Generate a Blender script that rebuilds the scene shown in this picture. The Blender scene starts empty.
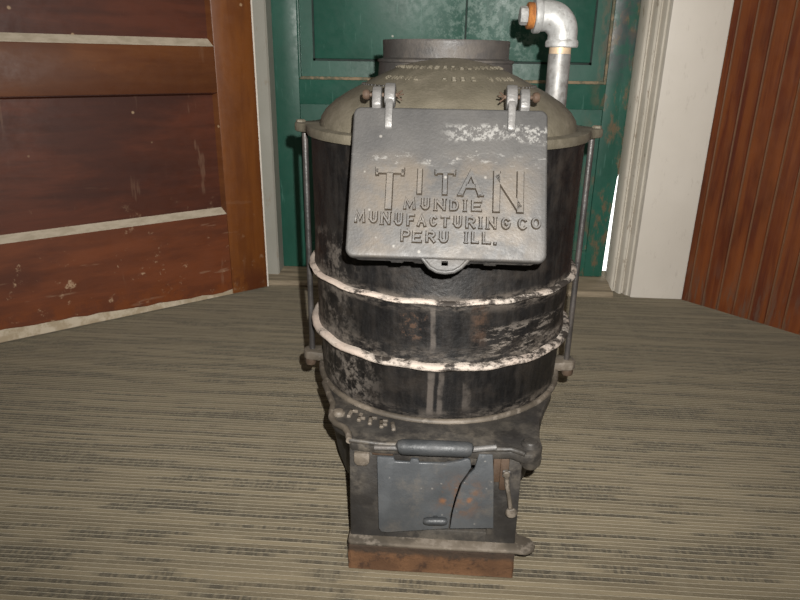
import bpy, bmesh, math, random
from mathutils import Vector, Matrix
random.seed(7)
scene = bpy.context.scene
COL = scene.collection
PI = math.pi

# ------------------------------------------------------------------ camera
H = 0.62
FPX = 650.0
pitch, yaw, roll = math.radians(20.4), math.radians(3.5), math.radians(0.9)
CAM = Vector((-.0042, -.898, H))
fh = Vector((-math.sin(yaw), math.cos(yaw), 0)); rt = Vector((math.cos(yaw), math.sin(yaw), 0)); up = Vector((0, 0, 1))
fw = fh*math.cos(pitch) - up*math.sin(pitch)
uu = fh*math.sin(pitch) + up*math.cos(pitch)
r2 = rt*math.cos(roll) + uu*math.sin(roll)
u2 = -rt*math.sin(roll) + uu*math.cos(roll)
cd = bpy.data.cameras.new('camera'); cam = bpy.data.objects.new('camera', cd); COL.objects.link(cam)
cd.sensor_width = 36; cd.sensor_fit = 'HORIZONTAL'; cd.lens = FPX/800*36
cd.clip_start = .02; cd.clip_end = 60
M = Matrix.Identity(4)
for i in range(3):
    M[i][0] = r2[i]; M[i][1] = u2[i]; M[i][2] = -fw[i]; M[i][3] = CAM[i]
cam.matrix_world = M
scene.camera = cam
vs = scene.view_settings
scene.display_settings.display_device = 'sRGB'
vs.view_transform = 'Standard'; vs.look = 'None'; vs.gamma = 1; vs.use_curve_mapping = False; vs.exposure = 0.3

# ------------------------------------------------------------------ node helpers
class NT:
    def __init__(s, name):
        s.m = bpy.data.materials.new(name); s.m.use_nodes = True
        s.t = s.m.node_tree; s.b = s.t.nodes['Principled BSDF']
        s.co = s.t.nodes.new('ShaderNodeTexCoord').outputs['Object']
        sp = s.t.nodes.new('ShaderNodeSeparateXYZ'); s.t.links.new(s.co, sp.inputs[0])
        s.x, s.y, s.z = sp.outputs
    def put(s, inp, v):
        if isinstance(v, bpy.types.NodeSocket): s.t.links.new(v, inp)
        elif v is not None:
            if hasattr(inp.default_value, '__len__') and not hasattr(v, '__len__'): v = (v,)*len(inp.default_value)
            if hasattr(v, '__len__') and len(v) == 3 and len(inp.default_value) == 4: v = tuple(v)+(1,)
            inp.default_value = v
    def math(s, op, a, b=None, c=None, clamp=False):
        n = s.t.nodes.new('ShaderNodeMath'); n.operation = op; n.use_clamp = clamp
        for i, v in enumerate((a, b, c)):
            if v is not None: s.put(n.inputs[i], v)
        return n.outputs[0]
    def map(s, scale=(1, 1, 1), loc=(0, 0, 0), rot=(0, 0, 0), v=None):
        n = s.t.nodes.new('ShaderNodeMapping'); s.put(n.inputs[0], v or s.co)
        n.inputs['Location'].default_value = loc; n.inputs['Rotation'].default_value = rot; n.inputs['Scale'].default_value = scale
        return n.outputs[0]
    def noise(s, scale=10, detail=4, rough=.55, v=None, dist=0):
        n = s.t.nodes.new('ShaderNodeTexNoise'); s.put(n.inputs['Vector'], v or s.co)
        n.inputs['Scale'].default_value = scale; n.inputs['Detail'].default_value = detail
        n.inputs['Roughness'].default_value = rough; n.inputs['Distortion'].default_value = dist
        return n.outputs[0]
    def voro(s, scale=10, v=None):
        n = s.t.nodes.new('ShaderNodeTexVoronoi'); s.put(n.inputs['Vector'], v or s.co); n.inputs['Scale'].default_value = scale
        return n.outputs['Distance']
    def step(s, v, a, b, o0=0., o1=1.):     # smooth ramp: a -> o0, b -> o1
        n = s.t.nodes.new('ShaderNodeMapRange'); n.interpolation_type = 'SMOOTHSTEP'
        s.put(n.inputs[0], v)
        if a > b: a, b, o0, o1 = b, a, o1, o0
        n.inputs[1].default_value = a; n.inputs[2].default_value = b; n.inputs[3].default_value = o0; n.inputs[4].default_value = o1
        return n.outputs[0]
    def band(s, v, c, w, soft):              # 1 inside |v-c|<w
        return s.step(s.math('ABSOLUTE', s.math('SUBTRACT', v, c)), w+soft, w)
    def mix(s, f, a, b):
        n = s.t.nodes.new('ShaderNodeMix'); n.data_type = 'RGBA'
        s.put(n.inputs[0], f); s.put(n.inputs[6], a); s.put(n.inputs[7], b)
        return n.outputs[2]
    def mul(s, *a):
        r = a[0]
        for v in a[1:]: r = s.math('MULTIPLY', r, v)
        return r
    def max(s, *a):
        r = a[0]
        for v in a[1:]: r = s.math('MAXIMUM', r, v)
        return r
    def bump(s, h, strength=.3, dist=.002):
        n = s.t.nodes.new('ShaderNodeBump'); n.inputs['Strength'].default_value = strength; n.inputs['Distance'].default_value = dist
        s.put(n.inputs['Height'], h); s.t.links.new(n.outputs[0], s.b.inputs['Normal'])
    def set(s, color=None, rough=None, metal=None, spec=None, **k):
        s.put(s.b.inputs['Base Color'], color); s.put(s.b.inputs['Roughness'], rough); s.put(s.b.inputs['Metallic'], metal)
        s.put(s.b.inputs['Specular IOR Level'], spec)
        for kk, v in k.items(): s.put(s.b.inputs[kk.replace('_', ' ')], v)
        return s.m

# ------------------------------------------------------------------ materials
def m_iron(name, c0, c1, dust, amt, rough=.45, spec=.5, metal=.0, bump=.35, scale=60):
    n = NT(name)
    a = n.noise(scale, 6, .65); b = n.noise(14, 5, .6)
    c = n.mix(n.step(b, .35, .68), c0, c1)
    d = n.mul(n.step(n.noise(9, 6, .7, v=n.map(loc=(3, 1, 5))), .42, .72), n.step(a, .35, .6), amt)
    c = n.mix(d, c, dust)
    n.bump(n.math('ADD', a, n.noise(scale*5, 2)), bump, .0012)
    return n.set(c, n.step(a, .3, .7, rough-.07, rough+.12), metal, spec)

iron_grey = m_iron('iron_grey', (0.0294, 0.0277, 0.0260), (0.0462, 0.0420, 0.0399), (0.0840, 0.0693, 0.0546), .55, .55, .4)
iron_dark = m_iron('iron_dark', (0.0147, 0.0134, 0.0126), (0.0315, 0.0286, 0.0252), (0.1092, 0.0924, 0.0714), .75, .5, .45)
iron_black = m_iron('iron_black', (0.0050, 0.0046, 0.0042), (0.0126, 0.0113, 0.0105), (0.0672, 0.0546, 0.0420), .5, .55, .4)
iron_dusty = m_iron('iron_dusty', (0.0656, 0.0574, 0.0412), (0.0938, 0.0824, 0.0599), (0.1312, 0.1125, 0.0843), .6, .6, .35, bump=.45)
hinge_iron = m_iron('hinge_iron', (0.0840, 0.0819, 0.0798), (0.1260, 0.1218, 0.1176), (0.0672, 0.0504, 0.0378), .4, .46, .3, .3)
rod_iron = m_iron('rod_iron', (0.0210, 0.0197, 0.0189), (0.0462, 0.0420, 0.0399), (0.0714, 0.0546, 0.0420), .5, .4, .6, .2)
door_iron = m_iron('door_iron', (0.0483, 0.0525, 0.0567), (0.0714, 0.0756, 0.0798), (0.1050, 0.0924, 0.0798), .5, .42, .5, .1)
bar_iron = m_iron('bar_iron', (0.0189, 0.0210, 0.0231), (0.0336, 0.0357, 0.0378), (0.0672, 0.0588, 0.0504), .4, .52, .4, .1)
rust_bolt = m_iron('rust_bolt', (0.0351, 0.0203, 0.0122), (0.0594, 0.0378, 0.0243), (0.0864, 0.0702, 0.0540), .6, .65, .3)
def m_door():
    n = NT('ash_door_iron')
    a = n.noise(70, 6, .65); b = n.noise(16, 5, .6)
    c = n.mix(n.step(b, .35, .68), (0.0441, 0.0475, 0.0512), (0.0651, 0.0693, 0.0735))
    c = n.mix(n.mul(n.step(n.noise(22, 5, .7, v=n.map(loc=(4, 0, 1))), .5, .7), .5), c, (.10, .088, .075))
    # rust blooms round the crack
    dx = n.math('SUBTRACT', n.x, .032); dz = n.math('SUBTRACT', n.z, .118)
    r = n.math('SQRT', n.math('ADD', n.mul(dx, dx), n.mul(dz, dz)))
    rm = n.mul(n.step(r, .045, .006), n.step(n.noise(55, 5, .7), .42, .66))
    c = n.mix(n.mul(rm, .85), c, (0.1008, 0.0504, 0.0252))
    for px, pz in ((.0115, .1115), (.044, .1135)):
        ex = n.math('SUBTRACT', n.x, px); ez = n.math('SUBTRACT', n.z, pz)
        q = n.math('ADD', n.math('SQRT', n.math('ADD', n.mul(ex, ex), n.mul(ez, ez))), n.mul(n.math('SUBTRACT', n.noise(160, 3), .5), .006))
        c = n.mix(n.step(q, .0055, .001), c, (.13, .066, .036))
    spk = n.step(n.voro(110), .2, .08)
    c = n.mix(n.mul(spk, n.step(n.noise(40), .55, .6), .6), c, (0.1764, 0.1680, 0.1554))
    n.bump(n.math('ADD', a, n.noise(300, 2)), .3, .001)
    return n.set(c, n.step(a, .3, .7, .38, .52), .1, .5)
ash_iron = m_door()
def m_plate():
    n = NT('plate_iron')
    a = n.noise(90, 6, .65); b = n.noise(13, 5, .6)
    c = n.mix(n.step(b, .36, .66), (0.0292, 0.0284, 0.0279), (0.0447, 0.0426, 0.0404))
    # dust settled among the raised letters
    letters = n.mul(n.band(n.z, .478, .033, .025), n.step(n.math('ABSOLUTE', n.x), .11, .07))
    c = n.mix(n.mul(letters, n.step(n.noise(28, 5, .65), .36, .64), .65), c, (0.0731, 0.0576, 0.0413))
    # pale scuffed paint band near the top edge
    w = n.math('ADD', n.z, n.mul(n.math('SUBTRACT', n.noise(18, 3), .5), .02))
    sc = n.mul(n.band(w, .5495, .0055, .005), n.step(n.x, -.012, .015), n.step(n.noise(150, 5, .75), .47, .58))
    sc2 = n.mul(n.band(w, .523, .003, .004), n.step(n.noise(60, 5, .75, v=n.map((1, 1, 2.5))), .54, .62), .6)
    c = n.mix(n.mul(n.max(sc, sc2), .75), c, (0.1720, 0.1677, 0.1591))
    spk = n.mul(n.step(n.voro(75, v=n.map(loc=(0.2580, 0.1720, 0.0860))), .16, .07), n.step(n.noise(33), .56, .6))
    c = n.mix(n.mul(spk, .7), c, (0.1548, 0.1462, 0.1333))
    n.bump(n.math('ADD', a, n.noise(350, 2)), .35, .001)
    return n.set(c, n.step(a, .3, .7, .54, .68), 0, .45)
plate_iron = m_plate()
grime_shade = m_iron('letter_grime_shade', (0.0248, 0.0189, 0.0135), (0.0405, 0.0315, 0.0225), (0.0900, 0.0765, 0.0585), .5, .7, .2, .0)  # letter sides: brown dirt, with their dark edge shading painted in
def m_barrel():
    n = NT('barrel_iron')
    st = n.noise(14, 6, .65, v=n.map((5, 5, .9))); f = n.noise(75, 6, .7); g = n.noise(17, 5, .65)
    c = n.mix(n.step(st, .38, .68), (.0035, .0033, .0034), (.012, .0105, .0095))
    c = n.mix(n.mul(n.step(g, .5, .7), .5), c, (.026, .021, .017))
    # chalky dirt collected just above and below the two bands
    def near(zc, lo, hi):
        d = n.math('SUBTRACT', n.z, zc)
        return n.mul(n.step(d, lo, 0), n.step(d, hi, 0))
    dirt = n.max(near(.352, -.022, .012), near(.269, -.014, .030), n.mul(near(.19, -.01, .02), .7))
    side = n.step(n.math('ABSOLUTE', n.x), .04, .16, .45, 1.)
    c = n.mix(n.mul(dirt, side, n.step(n.noise(34, 6, .75, v=n.map((1, 1, 2.6))), .43, .6), .75), c, (.16, .135, .112))
    # scuffed sooty-white smear on the middle section, right, and lower section, left
    sm = n.mul(n.band(n.z, .295, .012, .018), n.step(n.x, .03, .075), n.step(n.noise(30, 6, .8, v=n.map((1, 1, 4), rot=(0, .35, 0))), .5, .6))
    sm2 = n.mul(n.band(n.z, .225, .02, .025), n.step(n.x, -.06, -.12), n.step(n.noise(60, 6, .8), .47, .6))
    sm3 = n.mul(n.band(n.z, .305, .03, .02), n.step(n.x, -.09, -.15), n.step(n.noise(45, 6, .8), .45, .6), .7)
    sm4 = n.mul(n.band(n.z, .385, .02, .02), n.step(n.x, -.09, -.13), n.step(n.noise(55, 6, .8), .48, .62), .6)
    c = n.mix(n.mul(n.max(sm, sm2, sm3, sm4), .7), c, (.15, .13, .112))
    # dried drips
    def drip(x0, w, z0, z1, k):
        xx = n.math('ADD', n.x, n.mul(n.math('SUBTRACT', n.noise(25, 2), .5), .006))
        return n.mul(n.band(xx, x0, w, .0025), n.step(n.z, z0, z0+.012), n.step(n.z, z1, z1-.012), n.step(n.noise(40, 4), .3, .55), n.step(n.y, .02, -.02), k)
    dr = n.max(drip(-.0085, .0028, .192, .262, .30), drip(.004, .002, .192, .262, .26), drip(.037, .004, .198, .25, .18), drip(-.0085, .0016, .285, .35, .26))
    c = n.mix(dr, c, (.17, .145, .125))
    rs = n.max(n.mul(n.band(n.x, .048, .004, .010), n.band(n.z, .325, .012, .03), n.step(f, .4, .6), .45), n.mul(n.band(n.x, -.032, .012, .008), n.band(n.z, .318, .012, .012), n.step(f, .5, .6), .6))
    c = n.mix(rs, c, (.06, .032, .018))
    n.bump(n.math('ADD', f, n.noise(260, 2)), .35, .0012)
    return n.set(c, n.step(f, .3, .7, .40, .62), 0, .3)
barrel_iron = m_barrel()
def m_band():
    n = NT('band_chalk')
    f = n.noise(45, 6, .75, v=n.map((1, 1, 2.0))); g = n.noise(11, 4, .6)
    m = n.step(n.math('ADD', n.math('ADD', n.mul(f, .7), n.mul(g, .3)), n.mul(n.x, -.12)), .415, .525)
    c = n.mix(n.step(g, .35, .65), (.31, .275, .24), (.32, .26, .22))
    c = n.mix(m, (.02, .016, .013), c)
    n.bump(f, .6, .002)
    return n.set(c, .75, 0, .3)
band_chalk = m_band()
def m_rim():
    n = NT('rim_iron')
    f = n.noise(50, 6, .7); g = n.noise(15, 5, .6)
    c = n.mix(n.step(g, .4, .6), (.045, .037, .028), (.095, .078, .06))
    c = n.mix(n.mul(n.step(f, .5, .6), .5), c, (.17, .145, .12))
    n.bump(f, .5, .0015)
    return n.set(c, .6, 0, .4)
rim_iron = m_rim()
def m_rust():
    n = NT('rusted_iron')
    f = n.noise(60, 6, .75); g = n.noise(18, 5, .6)
    c = n.mix(n.step(g, .38, .62), (.066, .034, .018), (.098, .050, .025))
    c = n.mix(n.mul(n.step(f, .5, .68), .8), c, (.028, .016, .011))
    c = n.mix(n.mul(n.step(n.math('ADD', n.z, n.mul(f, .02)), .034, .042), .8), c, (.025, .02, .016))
    n.bump(f, .9, .003)
    return n.set(c, .85, 0, .2)
rust = m_rust()
def m_galv(name, k):
    n = NT(name)
    f = n.noise(50, 5, .7); g = n.noise(22, 4, .6)
    c = n.mix(n.step(f, .4, .65), (0.3200, 0.3200, 0.3120), (0.4480, 0.4480, 0.4400))
    low = n.mul(n.step(n.z, .640, .575), n.step(g, .42, .6), .75)
    c = n.mix(low, c, (0.1040, 0.0880, 0.0800))
    c = n.mix(n.mul(n.step(n.noise(120, 4), .58, .66), .5), c, (0.1600, 0.1440, 0.1280))
    c = n.mix(1-k, c, (.06, .052, .046))
    n.bump(f, .4, .0012)
    return n.set(c, n.step(f, .3, .7, .4, .6), .35, .5)
galv = m_galv('galvanized_steel', 1.0)
galv_dull = m_galv('dull_galvanized_pipe', .55)
n = NT('rusty_thread'); orange = n.set(n.mix(n.step(n.noise(60), .4, .6), (0.3250, 0.1300, 0.0325), (0.2210, 0.0845, 0.0260)), .7, 0, .3)
n = NT('pale_thread'); palethread = n.set(n.mix(n.step(n.noise(60), .4, .6), (0.5250, 0.3900, 0.2475), (0.4125, 0.3150, 0.2250)), .5, .2, .4)

def m_carpet():
    n = NT('carpet')
    # loop rows 7.5 mm apart, each broken into paler and dark dashed runs
    yw = n.math('ADD', n.math('DIVIDE', n.y, .0075), n.mul(n.noise(1, 2, .5, v=n.map((2, .8, 1))), 1.6))
    row = n.math('FLOOR', yw); fr_ = n.math('FRACT', yw)
    def rowtex(sx, k, loc, detail=2):
        cv = n.t.nodes.new('ShaderNodeCombineXYZ'); n.put(cv.inputs[0], n.mul(n.x, sx)); n.put(cv.inputs[1], n.mul(row, k)); cv.inputs[2].default_value = loc
        return n.noise(1, detail, .5, v=cv.outputs[0])
    br = n.noise(1, 3, .6, v=n.map((1.5, 16, 1), loc=(7, 3, 0)))
    a = rowtex(5.0, 7.31, 1.3); b = rowtex(2.2, 5.77, 8.1); tick = rowtex(230, 3.3, 4.2, 1)
    c = n.mix(n.step(b, .36, .64), (0.0837, 0.0672, 0.0430), (0.1438, 0.1171, 0.0760))
    c = n.mix(n.step(br, .40, .66, 0, .35), c, (0.0683, 0.0560, 0.0380))
    groove = n.math('MAXIMUM', n.step(fr_, .22, .05), n.step(fr_, .80, .97))
    c = n.mix(n.mul(groove, .22), c, (0.0410, 0.0336, 0.0231))
    dkm = n.math('ADD', a, n.mul(n.math('SUBTRACT', br, .5), .35))
    dk = n.mul(n.step(dkm, .505, .575), n.step(tick, .34, .60, .45, .95))
    c = n.mix(n.mul(dk, .90), c, (0.0237, 0.0207, 0.0165))
    c = n.mix(n.mul(n.step(n.noise(1, 2, .5, v=n.map((150, 240, 1))), .50, .75), .3), c, (0.1820, 0.1507, 0.1074))
    # faint cross seams of the weave every 15 cm
    fr = n.math('ABSOLUTE', n.math('SUBTRACT', n.math('FRACT', n.math('DIVIDE', n.math('ADD', n.x, 4.031+.075), .15)), .5))
    seam = n.mul(n.step(fr, .07, .02), .32)
    c = n.mix(seam, c, (.115, .097, .067))
    fine = n.noise(1, 2, .5, v=n.map((500, 500, 1)))
    n.bump(n.math('ADD', n.mul(groove, -.6), n.mul(fine, .6)), .5, .003)
    return n.set(c, .95, 0, .1, Sheen_Weight=.45, Sheen_Roughness=.5, Sheen_Tint=(.8, .72, .55))
carpet = m_carpet()
def m_wood(name, a, b, dark, grain_scale, coat=.25, rough=.38, wear=0, low=None, spec=.35):
    n = NT(name)
    g = n.noise(1, 6, .6, v=n.map(grain_scale), dist=.4); f = n.noise(6, 5, .6, v=n.map(tuple(max(.45, min(1.4, q/12)) for q in grain_scale))); h = n.noise(40, 5, .7)
    c = n.mix(n.step(g, .35, .66), a, b)
    c = n.mix(n.mul(n.step(f, .48, .66), .6), c, dark)
    if wear:
        sc = n.mul(n.step(n.noise(26, 6, .75, v=n.map(loc=(2, 7, 1))), .60, .68), n.step(n.z, .34, .10), wear)
        c = n.mix(sc, c, (.36, .24, .15))
        sp = n.mul(n.step(n.voro(14), .07, .03), n.step(n.noise(9), .52, .58))
        c = n.mix(n.mul(sp, .5), c, (.55, .40, .24))
        scr = n.mul(n.step(n.noise(1, 3, .6, v=n.map((34, 34, 5), rot=(.5, .7, .3))), .64, .69), n.step(n.noise(5, 3), .48, .62), wear*.3)
        scr2 = n.mul(n.step(n.noise(1, 3, .6, v=n.map((7, 7, 48), rot=(-.5, .4, .2), loc=(3, 1, 8))), .65, .70), n.step(n.z, .40, .12), wear*.45)
        c = n.mix(n.max(scr, scr2), c, (.27, .17, .11))
    if low:
        lw = n.mul(n.step(n.z, .10, .03), n.step(n.noise(12, 5, .7), .45, .6), .7)
        c = n.mix(lw, c, low)
    n.bump(n.math('ADD', g, n.mul(h, .5)), .22, .0012)
    return n.set(c, n.step(h, .3, .7, rough-.06, rough+.1), 0, spec, Coat_Weight=coat, Coat_Roughness=.45)
ANG = math.atan2(-.7394, .6733)
wood_panel = m_wood('door_panel_wood', (0.0612, 0.0187, 0.0101), (0.0900, 0.0259, 0.0130), (0.0360, 0.0130, 0.0094), (5, 5, 38), .06, .5, .8, spec=.22)
wood_rail = m_wood('door_rail_wood', (0.1054, 0.0341, 0.0112), (0.1333, 0.0465, 0.0149), (0.0682, 0.0223, 0.0093), (5, 5, 38), .1, .5, .4, spec=.25)
wood_bottom = m_wood('door_bottom_rail_wood', (.105, .031, .013), (.145, .042, .016), (.06, .02, .012), (5, 5, 30), .08, .5, .9, spec=.22, low=(.17, .045, .01))
wood_stile = m_wood('door_stile_wood', (0.1360, 0.0422, 0.0095), (0.1768, 0.0578, 0.0122), (0.0952, 0.0286, 0.0082), (40, 40, 4), .25, .42, .4, low=(0.0816, 0.0204, 0.0082))
def m_bead():
    m = m_wood('beadboard_wood', (.085, .0165, .006), (.165, .046, .011), (.040, .009, .005), (60, 60, 3), .4, .34)
    n = NT.__new__(NT); n.m = m; n.t = m.node_tree; n.b = n.t.nodes['Principled BSDF']
    n.co = n.t.nodes.new('ShaderNodeTexCoord').outputs['Object']
    sp = n.t.nodes.new('ShaderNodeSeparateXYZ'); n.t.links.new(n.co, sp.inputs[0]); n.x, n.y, n.z = sp.outputs
    s_ = n.math('ADD', n.mul(n.math('SUBTRACT', n.x, .6792), .6733), n.mul(n.math('SUBTRACT', n.y, .8497), -.7394))
    fr = n.math('FRACT', n.math('DIVIDE', n.math('SUBTRACT', s_, .016), .0414))
    old = n.b.inputs['Base Color'].links[0].from_socket
    bi = n.math('FLOOR', n.math('DIVIDE', n.math('SUBTRACT', s_, .016), .0414))
    wn = n.t.nodes.new('ShaderNodeTexWhiteNoise'); wn.noise_dimensions = '1D'; n.put(wn.inputs['W'], bi)
    old = n.mix(n.mul(n.step(n.noise(4.0, 4, .6, v=n.map((1.5, 1.5, .6), loc=(2, 5, 1.3))), .42, .62), n.step(wn.outputs[0], 0, 1, .25, .75)), old, (.20, .056, .013))
    wear = n.mul(n.step(fr, .87, .90), n.step(n.noise(30, 4), .25, .5, .4, .9))  # paler bead lines: worn edges plus their highlights painted into the colour
    c = n.mix(wear, old, (0.1700, 0.0884, 0.0476))
    lo = n.mul(n.step(n.z, .16, .02), n.step(n.noise(1, 5, .7, v=n.map((70, 70, 8))), .48, .6), .7)
    c = n.mix(lo, c, (0.1088, 0.0680, 0.0476))
    n.put(n.b.inputs['Base Color'], c); return m
wood_bead = m_bead()
n = NT('bare_wood_edge'); bare = n.set(n.mix(n.step(n.noise(30, 5, .7), .42, .62), (.36, .29, .20), (.50, .43, .33)), .8, 0, .2)
n = NT('dusty_moulding'); dusty = n.set(n.mix(n.step(n.noise(25, 5, .7, v=n.map((1, 1, 3))), .35, .6), (.33, .28, .21), (.42, .36, .28)), .8, 0, .2)
def m_green(name, wear_edges=True):
    n = NT(name)
    g = n.noise(5, 5, .6); f = n.noise(60, 5, .7)
    c = n.mix(n.step(g, .35, .65), (.015, .078, .054), (.019, .100, .070))
    if wear_edges:
        # chips and brown wear toward the latch side
        e = n.mul(n.step(n.x, .36, .455), n.step(n.noise(15, 6, .7, v=n.map((1.6, 1, .7))), .50, .60))
        c = n.mix(n.mul(e, .75), c, (.17, .10, .055))
        e2 = n.mul(n.step(n.x, .405, .43), n.step(n.z, .55, .62), n.step(n.noise(24, 5, .7), .42, .55))
        c = n.mix(n.mul(e2, .7), c, (.05, .06, .065))
        lo = n.mul(n.step(n.z, .12, .03), n.step(n.noise(13, 5, .7), .5, .6), n.step(n.x, .2, .4))
        c = n.mix(n.mul(lo, .7), c, (.34, .22, .12))
    # pale scuffs and fine scratches behind the pipe
    sx = n.math('SUBTRACT', n.x, .10); sz = n.math('SUBTRACT', n.z, .70)
    rr = n.math('SQRT', n.math('ADD', n.mul(sx, sx), n.mul(sz, sz)))
    sc = n.mul(n.step(rr, .22, .05), n.step(n.noise(42, 6, .8), .45, .58))
    c = n.mix(n.mul(sc, .55), c, (.26, .36, .32))
    lines = n.mul(n.step(n.noise(1, 3, .6, v=n.map((90, 1, 9), rot=(0, .8, 0))), .63, .68), .35)
    c = n.mix(lines, c, (.10, .22, .18))
    ch = n.mul(n.step(n.voro(20, v=n.map(loc=(.21, .4, .37))), .08, .045), n.step(n.noise(8), .54, .58))
    c = n.mix(n.mul(ch, .8), c, (.5, .5, .44))
    n.bump(n.math('ADD', n.mul(f, .4), g), .25, .002)
    return n.set(c, n.step(f, .3, .7, .36, .5), 0, .5)
green = m_green('green_paint')
n = NT('green_edge_wear'); gworn = n.set(n.mix(n.step(n.noise(26, 5, .7), .42, .58), (.30, .22, .14), (.12, .12, .08)), .7, 0, .3)
n = NT('dark_gap_paint'); gdark = n.set(n.mix(n.step(n.noise(26), .4, .6), (.010, .022, .018), (.014, .035, .028)), .6, 0, .3)
def m_white(name, a, b, k):
    n = NT(name)
    f = n.noise(30, 5, .7); g = n.noise(5, 4)
    c = n.mix(n.step(g, .35, .65), a, b)
    d = n.mul(n.step(n.noise(55, 6, .75, v=n.map((1, 1, .35))), .58, .66), k)
    c = n.mix(d, c, (.22, .16, .10))
    n.bump(f, .15, .001)
    return n.set(c, .5, 0, .4)
white = m_white('white_paint', (.66, .61, .54), (.70, .65, .58), .15)
whiteworn = m_white('worn_white_paint', (.50, .46, .39), (.58, .54, .47), .7)
greypaint = m_white('grey_jamb_paint', (.30, .29, .25), (.35, .34, .30), .35)
n = NT('threshold_wood'); sillm = n.set(n.mix(n.step(n.noise(1, 5, .7, v=n.map((4, 60, 60))), .35, .62), (.16, .13, .09), (.34, .28, .20)), .75, 0, .25)
n = NT('wall_plaster'); plaster = n.set(n.mix(n.step(n.noise(8), .4, .6), (.50, .47, .41), (.55, .52, .46)), .85, 0, .2)

# ------------------------------------------------------------------ mesh helpers
def obj(name, bm, m, parent=None, smooth=35, label=None):
    me = bpy.data.meshes.new(name); bmesh.ops.recalc_face_normals(bm, faces=bm.faces[:]); bm.to_mesh(me); bm.free()
    me.materials.append(m)
    if smooth:
        me.polygons.foreach_set('use_smooth', [True]*len(me.polygons)); me.set_sharp_from_angle(angle=math.radians(smooth))
    o = bpy.data.objects.new(name, me); COL.objects.link(o)
    if parent: o.parent = parent
    if label: o['label'] = label
    return o
def struct(name, bm, m, label, cat, **k):
    o = obj(name, bm, m, **k); o['kind'] = 'structure'; o['label'] = label; o['category'] = cat
    return o
def box(bm, lo, hi, bev=0, seg=2, frame=None):
    q = bmesh.new()
    vs_ = [q.verts.new((x, y, z)) for x in (lo[0], hi[0]) for y in (lo[1], hi[1]) for z in (lo[2], hi[2])]
    for f in ((0, 1, 3, 2), (4, 6, 7, 5), (0, 4, 5, 1), (2, 3, 7, 6), (0, 2, 6, 4), (1, 5, 7, 3)): q.faces.new([vs_[i] for i in f])
    merge(bm, q, bev, seg, frame)
def merge(bm, q, bev=0, seg=2, frame=None):
    bmesh.ops.recalc_face_normals(q, faces=q.faces[:])
    if bev: 
        ed = [e for e in q.edges if len(e.link_faces) == 2 and e.calc_face_angle(0) > .5]
        bmesh.ops.bevel(q, geom=ed, offset=bev, segments=seg, affect='EDGES', profile=.5, clamp_overlap=True)
    if frame is not None: bmesh.ops.transform(q, matrix=frame, verts=q.verts[:])
    t = bpy.data.meshes.new('tmp'); q.to_mesh(t); q.free(); bm.from_mesh(t); bpy.data.meshes.remove(t)
def prism(bm, pts, d0, d1, axis='z', bev=0, seg=2, frame=None):
    """polygon pts extruded from d0 to d1 along axis ('z': pts are x,y; 'y': pts are x,z)"""
    q = bmesh.new()
    P = (lambda p, d: (p[0], p[1], d)) if axis == 'z' else (lambda p, d: (p[0], d, p[1]))
    a = [q.verts.new(P(p, d0)) for p in pts]; b = [q.verts.new(P(p, d1)) for p in pts]
    q.faces.new(a); q.faces.new(b[::-1])
    N = len(pts)
    for i in range(N): q.faces.new((a[i], a[(i+1) % N], b[(i+1) % N], b[i]))
    merge(bm, q, bev, seg, frame)
def lathe(bm, prof, seg=96, frame=None, closed=False):
    q = bmesh.new(); rings = []
    for r, z in prof:
        if r < 1e-6: rings.append([q.verts.new((0, 0, z))])
        else: rings.append([q.verts.new((r*math.cos(2*PI*i/seg), r*math.sin(2*PI*i/seg), z)) for i in range(seg)])
    pairs = list(zip(rings[:-1], rings[1:])) + ([(rings[-1], rings[0])] if closed else [])
    for A, B in pairs:
        for i in range(seg):
            j = (i+1) % seg
            if len(A) == 1 and len(B) == 1: continue
            if len(A) == 1: q.faces.new((A[0], B[i], B[j]))
            elif len(B) == 1: q.faces.new((A[i], A[j], B[0]))
            else: q.faces.new((A[i], A[j], B[j], B[i]))
    merge(bm, q, frame=frame)
def along(p0, p1):
    """frame whose +Z runs from p0 to p1, origin p0"""
    p0, p1 = Vector(p0), Vector(p1); d = (p1-p0).normalized()
    return Matrix.Translation(p0) @ d.to_track_quat('Z', 'Y').to_matrix().to_4x4()
def rod(bm, p0, p1, r, seg=20, bev=None):
    L = (Vector(p1)-Vector(p0)).length; b = r*.25 if bev is None else bev
    lathe(bm, [(0, 0), (r-b, 0), (r, b), (r, L-b), (r-b, L), (0, L)], seg, along(p0, p1))
def tube(bm, pts, radii, seg=16):
    q = bmesh.new(); pts = [Vector(p) for p in pts]; rings = []; prev = None
    for i, p in enumerate(pts):
        d = (pts[min(i+1, len(pts)-1)]-pts[max(i-1, 0)]).normalized()
        if prev is None:
            a = d.orthogonal().normalized()
        else: a = (prev - d*prev.dot(d)).normalized()
        prev = a; b = d.cross(a); r = radii[i] if hasattr(radii, '__len__') else radii
        rings.append([q.verts.new(p + (a*math.cos(2*PI*k/seg)+b*math.sin(2*PI*k/seg))*r) for k in range(seg)])
    for A, B in zip(rings[:-1], rings[1:]):
        for k in range(seg): q.faces.new((A[k], A[(k+1) % seg], B[(k+1) % seg], B[k]))
    q.faces.new(rings[0]); q.faces.new(rings[-1])
    merge(bm, q)
def rounded_rect(x0, z0, x1, z1, r, n=6):
    out = []
    for cx, cz, a0 in ((x1-r, z1-r, 0), (x0+r, z1-r, 90), (x0+r, z0+r, 180), (x1-r, z0+r, 270)):
        for i in range(n+1):
            a = math.radians(a0+90*i/n); out.append((cx+r*math.cos(a), cz+r*math.sin(a)))
    return out
def sub(o, parent): o.parent = parent; return o

# ================================================================== STOVE
stove = bpy.data.objects.new('cast_iron_stove', None); COL.objects.link(stove)
stove['label'] = 'old black cast iron barrel stove with a raised lettered loading door, standing on grey carpet'
stove['category'] = 'stove'

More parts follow.
